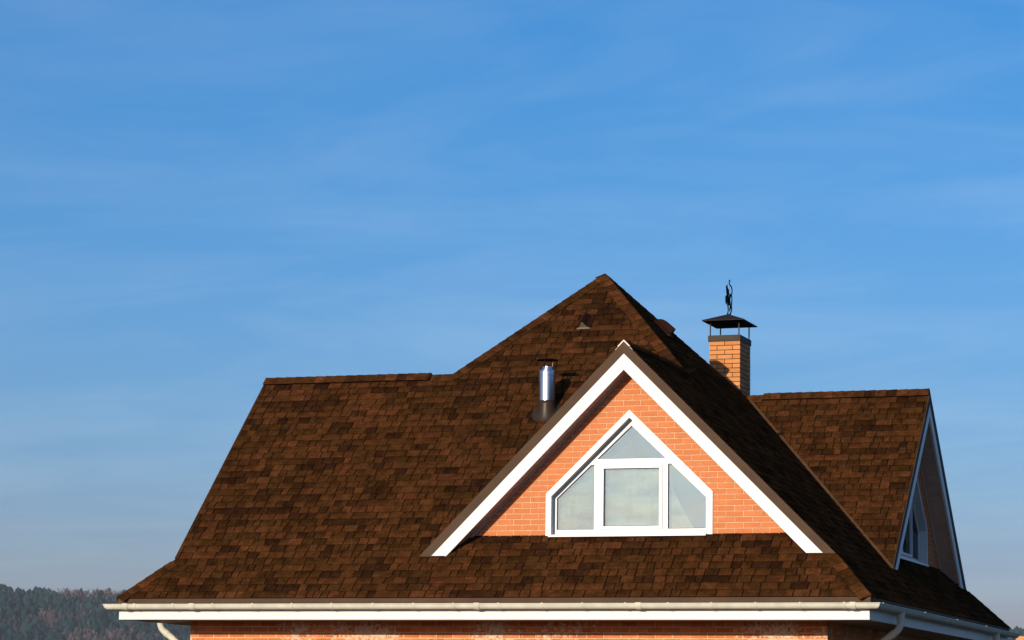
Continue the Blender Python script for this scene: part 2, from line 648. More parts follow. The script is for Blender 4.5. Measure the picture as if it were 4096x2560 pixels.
# far slopes of the cross gables
xl0 = XR - (HG - ZG) / TF
deck.face([(XR, -A + GF, HG - d), (xl0, -A + GF, ZG - d), (XR, HG / TF - A + .05, HG - d)])
yb = YL + (HG - ZG) / TF
deck.face([(-A + GF, YL, HG - d), (-A + GF, yb, ZG - d), (hipL(HG) + .05, YL, HG - d)])
yfR = YR - (HG - ZG) / TF
deck.face([(A - GF, yfR, ZG - d), (A - GF, YR, HG - d), (A - HG / TR - .02, YR, HG - d)])
deck.face([(A - GF, YR, HG - d), (A - GF, B_ - ZG / TB, ZG - d), (A - HG / TR, YR, HG - d)])
roof = hb(deck, 'roof', 'deck')

# --- shingles
PAL = [(0.0677, 0.0243, 0.0088), (0.0607, 0.0231, 0.0078), (0.0528, 0.021, 0.0069), (0.0448, 0.0184, 0.0059), (0.0399, 0.0172, 0.0054), (0.0299, 0.0123, 0.0047), (0.0252, 0.0104, 0.0044)]
WTS = [0.13, 0.18, 0.20, 0.17, 0.14, 0.11, 0.07]
EXP = 0.142
WIDTHS = [0.095, 0.115, 0.135, 0.155, 0.18, 0.215]
singles, field = [], MB()
proto = {}


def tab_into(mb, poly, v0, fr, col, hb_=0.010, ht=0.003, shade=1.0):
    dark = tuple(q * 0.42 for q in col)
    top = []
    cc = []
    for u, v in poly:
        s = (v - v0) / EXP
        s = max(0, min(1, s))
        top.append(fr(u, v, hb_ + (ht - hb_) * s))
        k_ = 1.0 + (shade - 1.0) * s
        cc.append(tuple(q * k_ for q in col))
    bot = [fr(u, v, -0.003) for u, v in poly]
    mb.face(top, cc)
    for i in range(len(poly)):
        j = (i + 1) % len(poly)
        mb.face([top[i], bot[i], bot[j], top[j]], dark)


def lay(plane, fr, basis, vmax, bounds, skip, single_ok, seed, vcut=None):
    rnd = random.Random(seed)
    nC = int(vmax / EXP) + 1
    for j in range(nC):
        v0 = j * EXP - 0.015 + rnd.uniform(-.002, .002)
        v1 = v0 + EXP + 0.004
        vm_ = v0 + EXP * 0.5
        lr = bounds(vm_)
        if not lr:
            continue
        la, lb, ra, rb = lr            # left/right u at v0 and v1
        u = min(la, lb) - rnd.uniform(0, 0.3)
        ti = rnd.choices(range(7), WTS)[0]
        while u < max(ra, rb):
            wd = rnd.choice(WIDTHS)
            if rnd.random() > 0.34:
                ti = rnd.choices(range(7), WTS)[0]
            gap = 0.0 if rnd.random() < 0.24 else 0.015
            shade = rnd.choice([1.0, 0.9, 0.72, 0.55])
            u0, u1 = u, u + wd
            u = u1 + gap
            if gap == 0.0:
                u1 -= 0.0008
            rect = [(u0, v0), (u1, v0), (u1, v1), (u0, v1)]
            if skip and all(skip(*q) for q in rect):
                continue
            # left bound line through (la,v0),(lb,v1)
            sl = (lb - la) / (v1 - v0)
            sr = (rb - ra) / (v1 - v0)
            p = clip(rect, -1, sl, -(la - sl * v0))
            p = clip(p, 1, -sr, ra - sr * v0) if p else p
            vc = vcut(u0, u1) if vcut else None
            if vc and p and v0 <= vc < v1:
                p = clip(p, 0, 1, vc)
            if not p or area(p) < 2e-4:
                continue
            col = PAL[ti]
            if len(p) == 4 and abs(area(p) - (u1 - u0) * (v1 - v0)) < 1e-9 and single_ok(u0, v0):
                singles.append((v0, plane, u0, v0, round(u1 - u0, 5), ti, shade, fr, basis))
            else:
                f2 = rnd.uniform(0.9, 1.1)
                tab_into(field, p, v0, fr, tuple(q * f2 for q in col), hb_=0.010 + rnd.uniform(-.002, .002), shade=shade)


def slope_frame(O, U, V):
    N = U.cross(V).normalized()
    if N.z < 0:
        N = -N
    return (lambda u, v, n: O + U * u + V * v + N * n), (O, U, V, N)


# front slope
alF = math.atan(TF)
frF, baF = slope_frame(Vector((0, -A, 0)), Vector((1, 0, 0)), Vector((0, math.cos(alF), math.sin(alF))))
sF = math.sin(alF)


def bF(v):
    z0, z1 = (v - EXP / 2) * sF, (v + EXP / 2) * sF
    zm = v * sF
    if zm > H - 0.05:
        return None
    if zm < TL * GF:
        return hipL(z0), hipL(z1), hipR(z0), hipR(z1)
    if zm < HG - 0.02:
        return -A + GF, -A + GF, hipR(z0), hipR(z1)
    return hipL(z0), hipL(z1), hipR(z0), hipR(z1)


def skF(u, v):
    z = v * sF
    y = z / TF - A
    if z < HG and y > -4.6 and u > XR - (HG - z) / TF + 0.12:
        return True
    return False


lay('front', frF, baF, H / sF, bF, skF, lambda u, v: True, 11, lambda u0, u1: (A - 4.597) / math.cos(alF) if (u0 > -0.15 and u1 < 4.05) else None)

# right slope
alR = math.atan(TR)
frR, baR = slope_frame(Vector((A, 0, 0)), Vector((0, 1, 0)), Vector((-math.cos(alR), 0, math.sin(alR))))
sR = math.sin(alR)


def bR(v):
    z0, z1, zm = (v - EXP / 2) * sR, (v + EXP / 2) * sR, v * sR
    if zm > H - 0.05:
        return None
    fh = lambda z: -A + z / TF
    bh = lambda z: B_ - z / TB
    vr = lambda z: YR - (HG - z) / TF
    if zm < ZG:
        return fh(z0), fh(z1), bh(z0), bh(z1)
    if zm < 0.98:
        return -A + GF, -A + GF, bh(z0), bh(z1)
    if zm < HG - 0.02:
        return -A + GF, -A + GF, vr(z0), vr(z1)
    return fh(z0), fh(z1), bh(z0), bh(z1)


lay('right', frR, baR, H / sR, bR, lambda u, v: (v * sR > 0.925 and u > YR - (HG - v * sR) / TF + 0.15 and v * sR < HG), lambda u, v: False, 12, lambda u0, u1: 0.925 / sR if u0 > YR - 2.1 and u1 < YR + 2.1 else None)

# front slope of the gable facing right
frG, baG = slope_frame(Vector((0, YR - HG / TF, 0)), Vector((1, 0, 0)), Vector((0, math.cos(alF), math.sin(alF))))


def bG(v):
    z0, z1, zm = (v - EXP / 2) * sF, (v + EXP / 2) * sF, v * sF
    if zm < ZG - 0.05 or zm > HG - 0.02:
        return None
    return hipR(z0), hipR(z1), A - GF, A - GF


lay('gable', frG, baG, HG / sF, bG, None, lambda u, v: False, 13)

# the shingles that show largest become pieces of their own, the rest one mass
singles.sort(key=lambda q: q[0])
for i, (_, pl, u0, v0, wd, ti, shade, fr, (O, U, V, N)) in enumerate(singles):
    if i >= 300:
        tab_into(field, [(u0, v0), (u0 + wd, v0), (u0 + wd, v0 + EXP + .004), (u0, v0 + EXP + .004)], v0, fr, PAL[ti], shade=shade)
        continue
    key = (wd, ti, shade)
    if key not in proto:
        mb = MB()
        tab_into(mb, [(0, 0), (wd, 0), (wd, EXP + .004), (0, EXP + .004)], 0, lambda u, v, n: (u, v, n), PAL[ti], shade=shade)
        proto[key] = mb.mesh('shingle', M['shingle'])
    P = O + U * u0 + V * v0
    place('shingle', proto[key], Matrix(((U.x, V.x, N.x, P.x), (U.y, V.y, N.y, P.y), (U.z, V.z, N.z, P.z), (0, 0, 0, 1))), roof)
fo = hb(field, 'shingle_field', 'shingle', roof, kind='stuff')


# --- cap shingles on hips and ridges
def caps(P0, P1, W1, W2, N1, N2, off, pitch, wing, name, seed, jog=0.4):
    """bent pieces lapped from P0 (low end) to P1; W = down-slope directions of the two wings"""
    rnd = random.Random(seed)
    P0, P1 = Vector(P0), Vector(P1)
    D = (P1 - P0)
    L = D.length
    D.normalize()
    upv = (N1 + N2).normalized()
    s = 0.0
    while s < L - 0.02:
        e = min(s + pitch * 1.12, L)
        col = PAL[rnd.choices(range(7), [0.14, 0.2, 0.22, 0.16, 0.14, 0.09, 0.05])[0]]
        kk = rnd.uniform(0.85, 1.35)
        col = tuple(q * kk for q in col)
        dark = tuple(q * 0.3 for q in col)
        sec = []
        for q, hh in ((s, off + 0.010), (e, off + 0.003)):
            base = P0 + D * q
            k_ = 1.0 / max(0.3, upv.dot(N1))
            apex = base + upv * hh * k_
            w1 = base + W1 * (wing + rnd.uniform(-.006, .006)) + N1 * hh
            w2 = base + W2 * (wing + rnd.uniform(-.006, .006)) + N2 * hh
            sec.append((w1, apex, w2))
        mb = MB()
        (a0, b0, c0), (a1, b1, c1) = sec
        sh = rnd.choice([0.7, 0.8, 0.95])
        c_hi = tuple(q * sh for q in col)
        mb.face([a0, b0, b1, a1], (col, col, c_hi, c_hi))
        mb.face([b0, c0, c1, b1], (col, col, c_hi, c_hi))
        t1, t2 = N1 * -0.009, N2 * -0.009
        tu = upv * -0.009
        mb.face([a0 + t1, b0 + tu, b0, a0], dark)
        mb.face([b0 + tu, c0 + t2, c0, b0], dark)
        mb.face([a1, b1, b1 + tu, a1 + t1], dark)
        mb.face([b1, c1, c1 + t2, b1 + tu], dark)
        mb.face([a0, a1, a1 + t1, a0 + t1], dark)
        mb.face([c1, c0, c0 + t2, c1 + t2], dark)
        mb.face([a0 + t1, a1 + t1, b1 + tu, b0 + tu], dark)
        mb.face([b0 + tu, b1 + tu, c1 + t2, c0 + t2], dark)
        hb(mb, name, 'shingle', roof)
        s += pitch


nF, nR = baF[3], baR[3]
nB = Vector((0, math.sin(math.atan(TB)), math.cos(math.atan(TB))))
nL = Vector((-math.sin(math.atan(TL)), 0, math.cos(math.atan(TL))))


def in_plane_perp(N, D, side):
    w_ = N.cross(D).normalized()
    return w_ if w_.dot(side) > 0 else -w_


pk = Vector((PX, PY, H))


def hip_caps(C0, frac0, frac1, Na, Nb, sa, sb, seed, wing=0.16):
    C0 = Vector(C0)
    Dv = (pk - C0).normalized()
    caps(C0.lerp(pk, frac0), C0.lerp(pk, frac1), in_plane_perp(Na, Dv, Vector(sa)), in_plane_perp(Nb, Dv, Vector(sb)), Na, Nb, 0.008, 0.165, wing, 'hip_shingle', seed)


hip_caps((A, -A, 0), 0.0, GF * TF / H - 0.005, nF, nR, (-1, 0, 0), (0, 1, 0), 21)
hip_caps((A, -A, 0), HG / H + 0.012, 1.0, nF, nR, (-1, 0, 0), (0, 1, 0), 22)
hip_caps((-A, -A, 0), 0.0, GF * TL / H - 0.005, nF, nL, (1, 0, 0), (0, 1, 0), 23)
hip_caps((-A, -A, 0), HG / H - 0.004, 0.995, nF, nL, (1, 0, 0), (0, 1, 0), 24)
hip_caps((A, B_, 0), 0.0, GF * TB / H, nB, nR, (-1, 0, 0), (0, -1, 0), 25)
hip_caps((A, B_, 0), HG / H + 0.01, 0.992, nB, nR, (-1, 0, 0), (0, -1, 0), 26)

# ridges with raised ventilating caps
gbL = Vector((0, math.sin(alF), math.cos(alF)))
dsF = Vector((0, -math.cos(alF), -math.sin(alF)))
dsB = Vector((0, math.cos(alF), -math.sin(alF)))
dsRx = Vector((math.cos(alR), 0, -math.sin(alR)))
dsLx = Vector((-math.cos(alR), 0, -math.sin(alR)))
nGL = Vector((-math.sin(alR), 0, math.cos(alR)))


def ridge(P0, P1, Wa, Wb, Na, Nb, seed, low=None, off=0.034):
    caps(P0, P1, Wa, Wb, Na, Nb, off, 0.172, 0.125, 'ridge_shingle', seed)
    P0, P1 = Vector(P0), Vector(P1)
    D = (P1 - P0).normalized()
    b = MB()
    rings = []
    for q in (P0 + D * 0.02, P1 - D * 0.02):
        rings.append([q + Wa * 0.085 + Na * 0.004, q + Wa * 0.085 + Na * (off - .001), q + Vector((0, 0, off * 1.3)), q + Wb * 0.085 + Nb * (off - .001), q + Wb * 0.085 + Nb * 0.004])
    b.loft(rings, True)
    b.face(rings[0]); b.face(rings[1][::-1])
    hb(b, 'ridge_vent', 'ridge_gap_shade', roof)
    if low is not None:
        caps(P1 if low[1] else P0, low[0], Wa, Wb, Na, Nb, 0.006, 0.172, 0.15, 'ridge_shingle', seed + 50)


ridge((-A + GF + 0.0, YL, HG), (-2.105, YL, HG), dsF, dsB, nF, gbL, 31, ((hipL(HG) + .06, YL, HG), True))
ridge((A - GF, YR, HG), (2.21, YR, HG), dsF, dsB, nF, gbL, 32, ((A - HG / TR, YR, HG), True))
ridge((XR, -A + GF + 0.03, HG), (XR, -2.3, HG), dsRx, dsLx, nR, nGL, 33, ((XR, HG / TF - A, HG), True), 0.016)

# pale strips that close the ends of the ventilated ridge over the front gable
for sx in (-1, 1):
    for s0, s1, oo in ((0.0, 0.108, 0.020), (0.118, 0.168, 0.008)):
        W = dsRx if sx > 0 else dsLx
        Nn = nR if sx > 0 else nGL
        q0 = Vector((XR, 0, HG)) + W * s0
        q1 = Vector((XR, 0, HG)) + W * s1
        mb = MB()
        k_ = 1.4 if s0 == 0 else 1.0
        a0 = q0 + (Vector((0, 0, 1)) * oo * 1.4 if s0 == 0 else Nn * oo)
        a1 = q1 + Nn * oo
        for yy in (0,):
            y0, y1 = -A + GF - 0.008, -A + GF + 0.028
            mk = lambda p, y: (p.x, y, p.z)
            rings = [[mk(q0, y), mk(q1, y), mk(a1, y), mk(a0, y)] for y in (y0, y1)]
            mb.loft(rings, True)
            mb.face(rings[0]); mb.face(rings[1][::-1])
        hb(mb, 'ridge_end_strip', 'ridge_end', roof)

# valley edge strip of the gable facing right
mb = MB()
v0_, v1_ = Vector((hipR(ZG), YR - (HG - ZG) / TF, ZG)), Vector((A - HG / TR, YR, HG))
dv = (v1_ - v0_).normalized()
wv = in_plane_perp(nF, dv, Vector((1, 0, 0)))
rings = []
for q in (v0_, v1_ - dv * 0.05):
    rings.append([q - wv * 0.005 + nF * 0.004, q + wv * 0.04 + nF * 0.004, q + wv * 0.04 + nF * 0.016, q - wv * 0.005 + nF * 0.026])
mb.loft(rings, True)
mb.face(rings[0]); mb.face(rings[1][::-1])
hb(mb, 'valley_strip', surf('valley_shingle', (0.085, 0.042, 0.018), rough=0.9, spec=0.1, var=0.25, vscale=9, fine=0.2), roof)

# ------------------------------------------------------------------ gables
BR_COL = [(0.500, 0.172, 0.066), (0.490, 0.167, 0.064), (0.510, 0.178, 0.070), (0.478, 0.160, 0.060), (0.500, 0.176, 0.070)]
brick_cache = {}
brick_total = [0]


def brick_mesh(L_, hgt, dep, ti, mat, pal):
    """brick with softened front edges, front at y=0 facing -Y, origin at its lower left front"""
    key = (round(L_, 4), round(hgt, 4), round(dep, 4), ti, mat)
    if key in brick_cache:
        return brick_cache[key]
    mb = MB()
    c = 0.004
    col = pal[ti]
    o_ = [(0, 0), (L_, 0), (L_, hgt), (0, hgt)]
    i_ = [(c, c), (L_ - c, c), (L_ - c, hgt - c), (c, hgt - c)]
    mb.face([(x, 0, z) for x, z in i_], col)
    for k_ in range(4):
        j = (k_ + 1) % 4
        mb.face([(i_[k_][0], 0, i_[k_][1]), (o_[k_][0], c, o_[k_][1]), (o_[j][0], c, o_[j][1]), (i_[j][0], 0, i_[j][1])], col)
        mb.face([(o_[k_][0], c, o_[k_][1]), (o_[k_][0], dep, o_[k_][1]), (o_[j][0], dep, o_[j][1]), (o_[j][0], c, o_[j][1])], col)
    brick_cache[key] = mb.mesh('brick', M[mat])
    return brick_cache[key]


WALL_N = -0.302          # wall face behind the verge plane
OPEN = [(-1.134, 0.86), (-1.134, 1.446), (0, 2.532), (1.126, 1.444), (1.126, 0.86)]
CASE = [(-1.214, 0.893), (-1.214, 1.481), (0, 2.638), (1.204, 1.479), (1.204, 0.893)]


def gable(fr, rot, right_u, full, single_bricks, seed):
    """fr(u, z, n): u to the viewer's right along the gable, z up, n outwards; rot: matrix turning brick meshes to this face"""
    rnd = random.Random(seed)
    t_ = TF
    for side in (-1, 1):
        for nm, mat, z0, z1, n0, n1 in (('verge_flashing', 'brown_metal', 0.004, -0.165, -0.03, 0.010), ('verge_board', 'white', -0.167, -0.392, -0.034, 0.0)):
            poly = [(0, HG + z0), (side * 4, HG + z0 - 4 * t_), (side * 4, HG + z1 - 4 * t_), (0, HG + z1)]
            poly = clip(poly, 0, -1, -(ZG + 0.004))
            mb = MB()
            mb.prism(poly, fr, n0, n1)
            hb(mb, nm, mat)
    # soffit boards, each its own piece
    zs = HG - 0.362
    top_u = 0.0
    L_ = (zs - 0.60) / math.sin(math.atan(t_))
    ca, sa = math.cos(math.atan(t_)), math.sin(math.atan(t_))
    for side in (-1, 1):
        sof = MB()
        sof.prism([(0, zs + .03), (side * L_ * ca, zs + .03 - L_ * sa), (side * L_ * ca, zs + 0.05 - L_ * sa), (0, zs + 0.05)], fr, WALL_N - 0.1, -0.036)
        so = hb(sof, 'soffit', 'deck')
        nb = int(L_ / 0.112)
        if full:
            for i in range(nb):
                s0, s1 = i * 0.112, i * 0.112 + 0.106
                P = [(side * s0 * ca, zs - s0 * sa), (side * s1 * ca, zs - s1 * sa)]
                nx, nz_ = side * sa * 0.012, ca * 0.012
                mb = MB()
                mb.prism([P[0], P[1], (P[1][0] + nx, P[1][1] + nz_), (P[0][0] + nx, P[0][1] + nz_)], fr, WALL_N + 0.002, -0.036)
                hb(mb, 'soffit_board', 'soffit', so)
        else:
            mb = MB()
            mb.prism([(0, zs), (side * L_ * ca, zs - L_ * sa), (side * L_ * ca, zs - L_ * sa + .015), (0, zs + .015)], fr, WALL_N, -0.036)
            hb(mb, 'soffit_board', 'soffit', so)
        mb = MB()
        q = 0.034
        mb.prism([(0, zs - .002), (side * L_ * ca, zs - .002 - L_ * sa), (side * L_ * ca, zs - q - L_ * sa), (0, zs - q)], fr, WALL_N - 0.0, WALL_N + 0.022)
        hb(mb, 'soffit_moulding', 'shaded_trim')
    # wall behind the bricks
    zt = zs + 0.02
    outline = [(-(zt - 0.6) / t_, 0.6), ((zt - 0.6) / t_, 0.6), (0, zt)]
    wb = MB()
    if full:
        hole = [(u * 1.03, z + (0.03 if z > 1 else -0.5)) for u, z in OPEN]
        for pc in minus(outline, hole):
            wb.prism(pc, fr, WALL_N - 0.25, WALL_N - 0.006)
    else:
        wb.prism(outline, fr, WALL_N - 0.25, WALL_N)
    wall = hb(wb, 'gable_wall', 'mortar' if full else 'brickwork')
    if not full:
        return
    # bricks
    PW, PH, MG = 0.247, 0.0783, 0.0082
    hole = [(u * 1.025, z + (0.025 if z > 1 else -0.5)) for u, z in OPEN]
    rest = MB()
    nrow = int((zt - 0.66) / PH) + 1
    phase = 0.457 - XR
    for j in range(nrow):
        z0 = 0.894 - 3 * PH + j * PH
        half = ((j + 3) % 2) * PW / 2
        k0 = int((-(zt - 0.6) / t_ - phase) / PW) - 2
        for k_ in range(k0, k0 + 30):
            u0 = phase + half + k_ * PW + MG / 2
            rect = [(u0, z0 + MG / 2), (u0 + PW - MG, z0 + MG / 2), (u0 + PW - MG, z0 + PH - MG / 2), (u0, z0 + PH - MG / 2)]
            p = clip(clip(rect, t_, 1, zt), -t_, 1, zt)
            if not p or area(p) < 1e-4:
                continue
            if rect[2][1] < 0.84:
                continue
            ti = rnd.randrange(5)
            pcs = minus(p, hole)
            whole = len(pcs) == 1 and len(pcs[0]) == 4 and abs(area(pcs[0]) - area(rect)) < 1e-9
            if not pcs:
                continue
            if whole and single_bricks:
                dn = rnd.uniform(-.0012, .0012)
                P = Vector(fr(u0, z0 + MG / 2, WALL_N + dn))
                place('brick', brick_mesh(PW - MG, PH - MG, 0.03, ti, 'brick', BR_COL), Matrix.Translation(P) @ rot, wall)
                brick_total[0] += 1
            elif single_bricks:
                for pc in pcs:
                    mb = MB()
                    mb.prism(pc, fr, WALL_N - 0.03, WALL_N + rnd.uniform(-.001, .001), BR_COL[ti])
                    hb(mb, 'brick', 'brick', wall)
                    brick_total[0] += 1
            else:
                for pc in pcs:
                    rest.prism(pc, fr, WALL_N - 0.03, WALL_N + rnd.uniform(-.001, .001), BR_COL[ti])
    if rest.f:
        hb(rest, 'brick_field', 'brick', wall, kind='stuff')
    # window
    wc = Vector(fr(0, 0, 0))
    win = MB()
    for k_ in range(4):
        a0, a1, b0, b1 = CASE[k_], CASE[k_ + 1], OPEN[k_], OPEN[k_ + 1]
        if k_ == 0:
            b0 = (b0[0], 0.893)
        if k_ == 3:
            b1 = (b1[0], 0.893)
        win.prism([a0, a1, b1, b0], fr, WALL_N - 0.14, WALL_N + 0.018)
    window = hb(win, 'gable_window', 'pvc')
    GIN = [(-1.090, 0.981), (-1.090, 1.424), (0, 2.431), (1.079, 1.414), (1.079, 0.981)]
    OB = [(-1.134, 0.900), (-1.134, 1.446), (0, 2.532), (1.126, 1.444), (1.126, 0.900)]
    fm = MB()
    for k_ in range(5):
        j = (k_ + 1) % 5
        fm.prism([OB[k_], OB[j], GIN[j], GIN[k_]], fr, WALL_N - 0.16, WALL_N - 0.098)
    hb(fm, 'window_frame', 'pvc', window)
    # transom and mullions
    mb = MB()
    uu = 1.09 * (2.431 - 1.925) / (2.431 - 1.424) + .03
    mb.prism([(-uu - .05, 1.888), (uu + .03, 1.886), (uu - .02, 1.964), (-uu + .03, 1.966)], fr, WALL_N - 0.158, WALL_N - 0.096)
    hb(mb, 'transom', 'pvc', window)
    for u0, u1 in ((-0.539, -0.452), (0.463, 0.532)):
        mb = MB()
        mb.prism([(u0, 0.978), (u1, 0.978), (u1, 1.889), (u0, 1.889)], fr, WALL_N - 0.157, WALL_N - 0.0965)
        hb(mb, 'mullion', 'pvc', window)
    # opening sash
    so_ = [(-0.450, 0.979), (0.461, 0.979), (0.461, 1.886), (-0.450, 1.886)]
    si_ = [(-0.400, 1.023), (0.409, 1.023), (0.409, 1.832), (-0.400, 1.832)]
    mb = MB()
    for k_ in range(4):
        j = (k_ + 1) % 4
        mb.prism([so_[k_], so_[j], si_[j], si_[k_]], fr, WALL_N - 0.15, WALL_N - 0.084)
        # raised outer lip
        lo_ = [(so_[q][0] * 0.985 + .0003, 1.4325 + (so_[q][1] - 1.4325) * 0.985) for q in (k_, j)]
        li_ = [(so_[q][0] * 0.955, 1.4325 + (so_[q][1] - 1.4325) * 0.955) for q in (k_, j)]
        mb.prism([lo_[0], lo_[1], li_[1], li_[0]], fr, WALL_N - 0.09, WALL_N - 0.076)
    hb(mb, 'sash', 'pvc', window)
    # panes with dark gaskets
    base = list(GIN)
    panes = [clip(base, 0, -1, -1.965), clip(clip(base, 1, 0, -0.538), 0, 1, 1.887), clip(clip(base, -1, 0, -0.531), 0, 1, 1.886), list(si_)]
    for pc in panes:
        cx = sum(q[0] for q in pc) / len(pc)
        cz = sum(q[1] for q in pc) / len(pc)
        mb = MB()
        mb.prism([(cx + (u - cx) * 1.01, cz + (z - cz) * 1.01) for u, z in pc], fr, WALL_N - 0.134, WALL_N - 0.128)
        hb(mb, 'pane', 'glazing', window)
        gk = MB()
        for k_ in range(len(pc)):
            a0, a1 = pc[k_], pc[(k_ + 1) % len(pc)]
            sh = lambda q: (cx + (q[0] - cx) * 0.975, cz + (q[1] - cz) * 0.975)
            gk.prism([a0, a1, sh(a1), sh(a0)], fr, WALL_N - 0.127, WALL_N - 0.118)
        hb(gk, 'gasket', 'trim_dark', window)
    sl = MB()
    sl.prism([(-1.165, 0.874), (1.118, 0.874), (1.118, 0.905), (-1.165, 0.905)], fr, WALL_N - 0.15, WALL_N + 0.055)
    hb(sl, 'window_sill', 'pvc', window)
    # sheer curtain drawn across the lower lights, in soft folds with painted cloud reflections, in front of a dim room
    rm = MB()
    cols = []
    for k_ in range(161):
        u = -1.12 + 2.04 * k_ / 160
        zt2 = 1.93 if u < 0.46 else 1.93 - 0.95 * min(1.0, (u - 0.46) / 0.42) ** 0.8
        fold = 0.014 * math.sin(u * 29 + 2 * math.sin(u * 5)) + 0.009 * math.sin(u * 57 + 1.3)
        cols.append([fr(u + 0.03 * math.sin(z_ * 3 + u * 4), 0.80 + (zt2 - 0.80) * z_, WALL_N - 0.21 + fold * (0.4 + 0.6 * (1 - z_))) for z_ in (0, .2, .4, .6, .8, 1)])
    rm.loft(cols, False)
    hb(rm, 'curtain', 'sheer', window, smooth=180)
    rm = MB()
    n0, n1 = WALL_N - 1.3, WALL_N - 0.252
    pr = [(-1.25, 0.62), (1.25, 0.62), (1.25, 1.55), (0, 2.70), (-1.25, 1.55)]
    Fp = [fr(u, z, n1) for u, z in pr]
    Bp = [fr(u, z, n0) for u, z in pr]
    rm.face(Bp)
    for k_ in range(5):
        j = (k_ + 1) % 5
        rm.face([Fp[k_], Fp[j], Bp[j], Bp[k_]])
    hb(rm, 'room_lining', 'interior', window)


M['trim_dark'] = surf('trim_dark', (0.10, 0.10, 0.09), rough=0.6, var=0.05)
frontf = lambda u, z, n: (XR + u, -A + GF - n, z)
rightf = lambda u, z, n: (A - GF + n, YR + u, z)
leftf = lambda u, z, n: (-A + GF - n, YL - u, z)
gable(frontf, Matrix.Identity(4), XR, True, True, 41)
gable(rightf, Matrix.Rotation(R(90), 4, 'Z'), YR, True, False, 42)
gable(leftf, Matrix.Rotation(R(-90), 4, 'Z'), YL, False, False, 43)

# ------------------------------------------------------------------ eaves: drip edge, fascia, soffit, gutter
EO = 0.0
for nm, lo_, hi_ in (('drip_edge', (-A + .002, -A - .002, -0.098), (A - .002, -A + .03, -0.012)), ('drip_edge', (A - .03, -A + .031, -0.098), (A + .002, B_, -0.012)), ('drip_edge', (-A - .002, -A + .031, -0.098), (-A + .03, B_, -0.012))):
    mb = MB(); mb.box(lo_, hi_); hb(mb, nm, 'brown_metal')
for lo_, hi_ in (((-A + .022, -A + .020, -0.310), (A - .022, -A + .045, -0.0975)), ((A - .047, -A + .046, -0.309), (A - .022, B_ - .02, -0.0975)), ((-A + .022, -A + .046, -0.309), (-A + .047, B_ - .02, -0.0975))):
    mb = MB(); mb.box(lo_, hi_); hb(mb, 'fascia_board', 'white')
WX0, WX1, WY0, WY1 = -4.741, 4.726, -4.65, 4.65
mb = MB()
mb.box((-A + .048, -A + .047, -0.302), (A - .048, B_ - .03, -0.285))
hb(mb, 'eaves_soffit', 'eaves_soffit')

GA = 0.066
GZ = -0.112
prof = []
for i in range(13):
    an = math.pi + math.pi * i / 12
    prof.append((0.083 + GA * math.cos(an), GZ + 0.008 + GA * 1.05 * math.sin(an)))
inner = []
for i in range(12, -1, -1):
    an = math.pi + math.pi * i / 12
    inner.append((0.083 + (GA - .005) * math.cos(an), GZ + 0.008 + (GA - .005) * 1.05 * math.sin(an)))
gprof = prof + inner


def gutter(run):
    mb = MB()
    ends = []
    for e in (0, 1):
        rg = []
        for u, z in gprof:
            if run == 'front':
                rg.append(((A + u) * (-1, 1)[e], -A - u, z))
            elif run == 'right':
                rg.append((A + u, (-A - u, B_ + u)[e], z))
            else:
                rg.append((-A - u, (-A - u, B_ + u)[e], z))
        ends.append(rg)
    mb.loft(ends, True)
    ob = hb(mb, 'gutter', 'cream', smooth=50)
    rim = MB()
    uo = 0.083 + GA + 0.001
    zz = GZ + 0.010
    if run == 'front':
        pts = [(-A - uo, -A - uo, zz), (A + uo, -A - uo, zz)]
    elif run == 'right':
        pts = [(A + uo, -A - uo, zz), (A + uo, B_ + uo, zz)]
    else:
        pts = [(-A - uo, -A - uo, zz), (-A - uo, B_ + uo, zz)]
    rim.tube(pts, 0.0085, 8)
    hb(rim, 'gutter_rim', 'cream', ob, smooth=60)
    return ob


def strap(run, pos, wd, gap, parent, bumps=False):
    mb = MB()
    rings = []
    for e in (-wd / 2, wd / 2):
        rg = []
        for k_ in range(13):
            an = math.pi + math.pi * k_ / 12
            u, z = 0.083 + (GA + gap) * math.cos(an), GZ + 0.008 + (GA * 1.05 + gap) * math.sin(an)
            rg.append((u, z))
        rg.append((0.083 + GA + gap + .004, GZ + 0.026))
        rg.append((0.083 + GA - .012, GZ + 0.026))
        for k_ in range(12, -1, -1):
            an = math.pi + math.pi * k_ / 12
            u, z = 0.083 + (GA + .0005) * math.cos(an), GZ + 0.008 + (GA * 1.05 + .0005) * math.sin(an)
            rg.append((u, z))
        if run == 'front':
            rings.append([(pos + e, -A - u, z) for u, z in rg])
        elif run == 'right':
            rings.append([(A + u, pos + e, z) for u, z in rg])
        else:
            rings.append([(-A - u, pos + e, z) for u, z in rg])
    mb.loft(rings, True)
    mb.face(rings[0]); mb.face(rings[1][::-1])
    hb(mb, 'gutter_joint' if bumps else 'gutter_bracket', 'cream', parent)


gf = gutter('front')
for x in (-5.155, -4.545, -3.925, -3.305, -2.698, -2.094, -1.473, -0.87, -0.281, 0.375, 1.002, 1.579, 2.186, 2.782, 3.38, 3.984, 4.586, 5.177):
    strap('front', x, 0.022, 0.007, gf)
for x in (-5.307, -4.251, 0.059, 2.368, 5.29):
    strap('front', x, 0.075, 0.009, gf, True)
gr_ = gutter('right')
for y in (-5.42, -2.569, -0.085, 2.4, 4.8):
    strap('right', y, 0.02, 0.004, gr_)
gl_ = gutter('left')
for y in (-5.3, -4.5):
    strap('left', y, 0.02, 0.004, gl_)


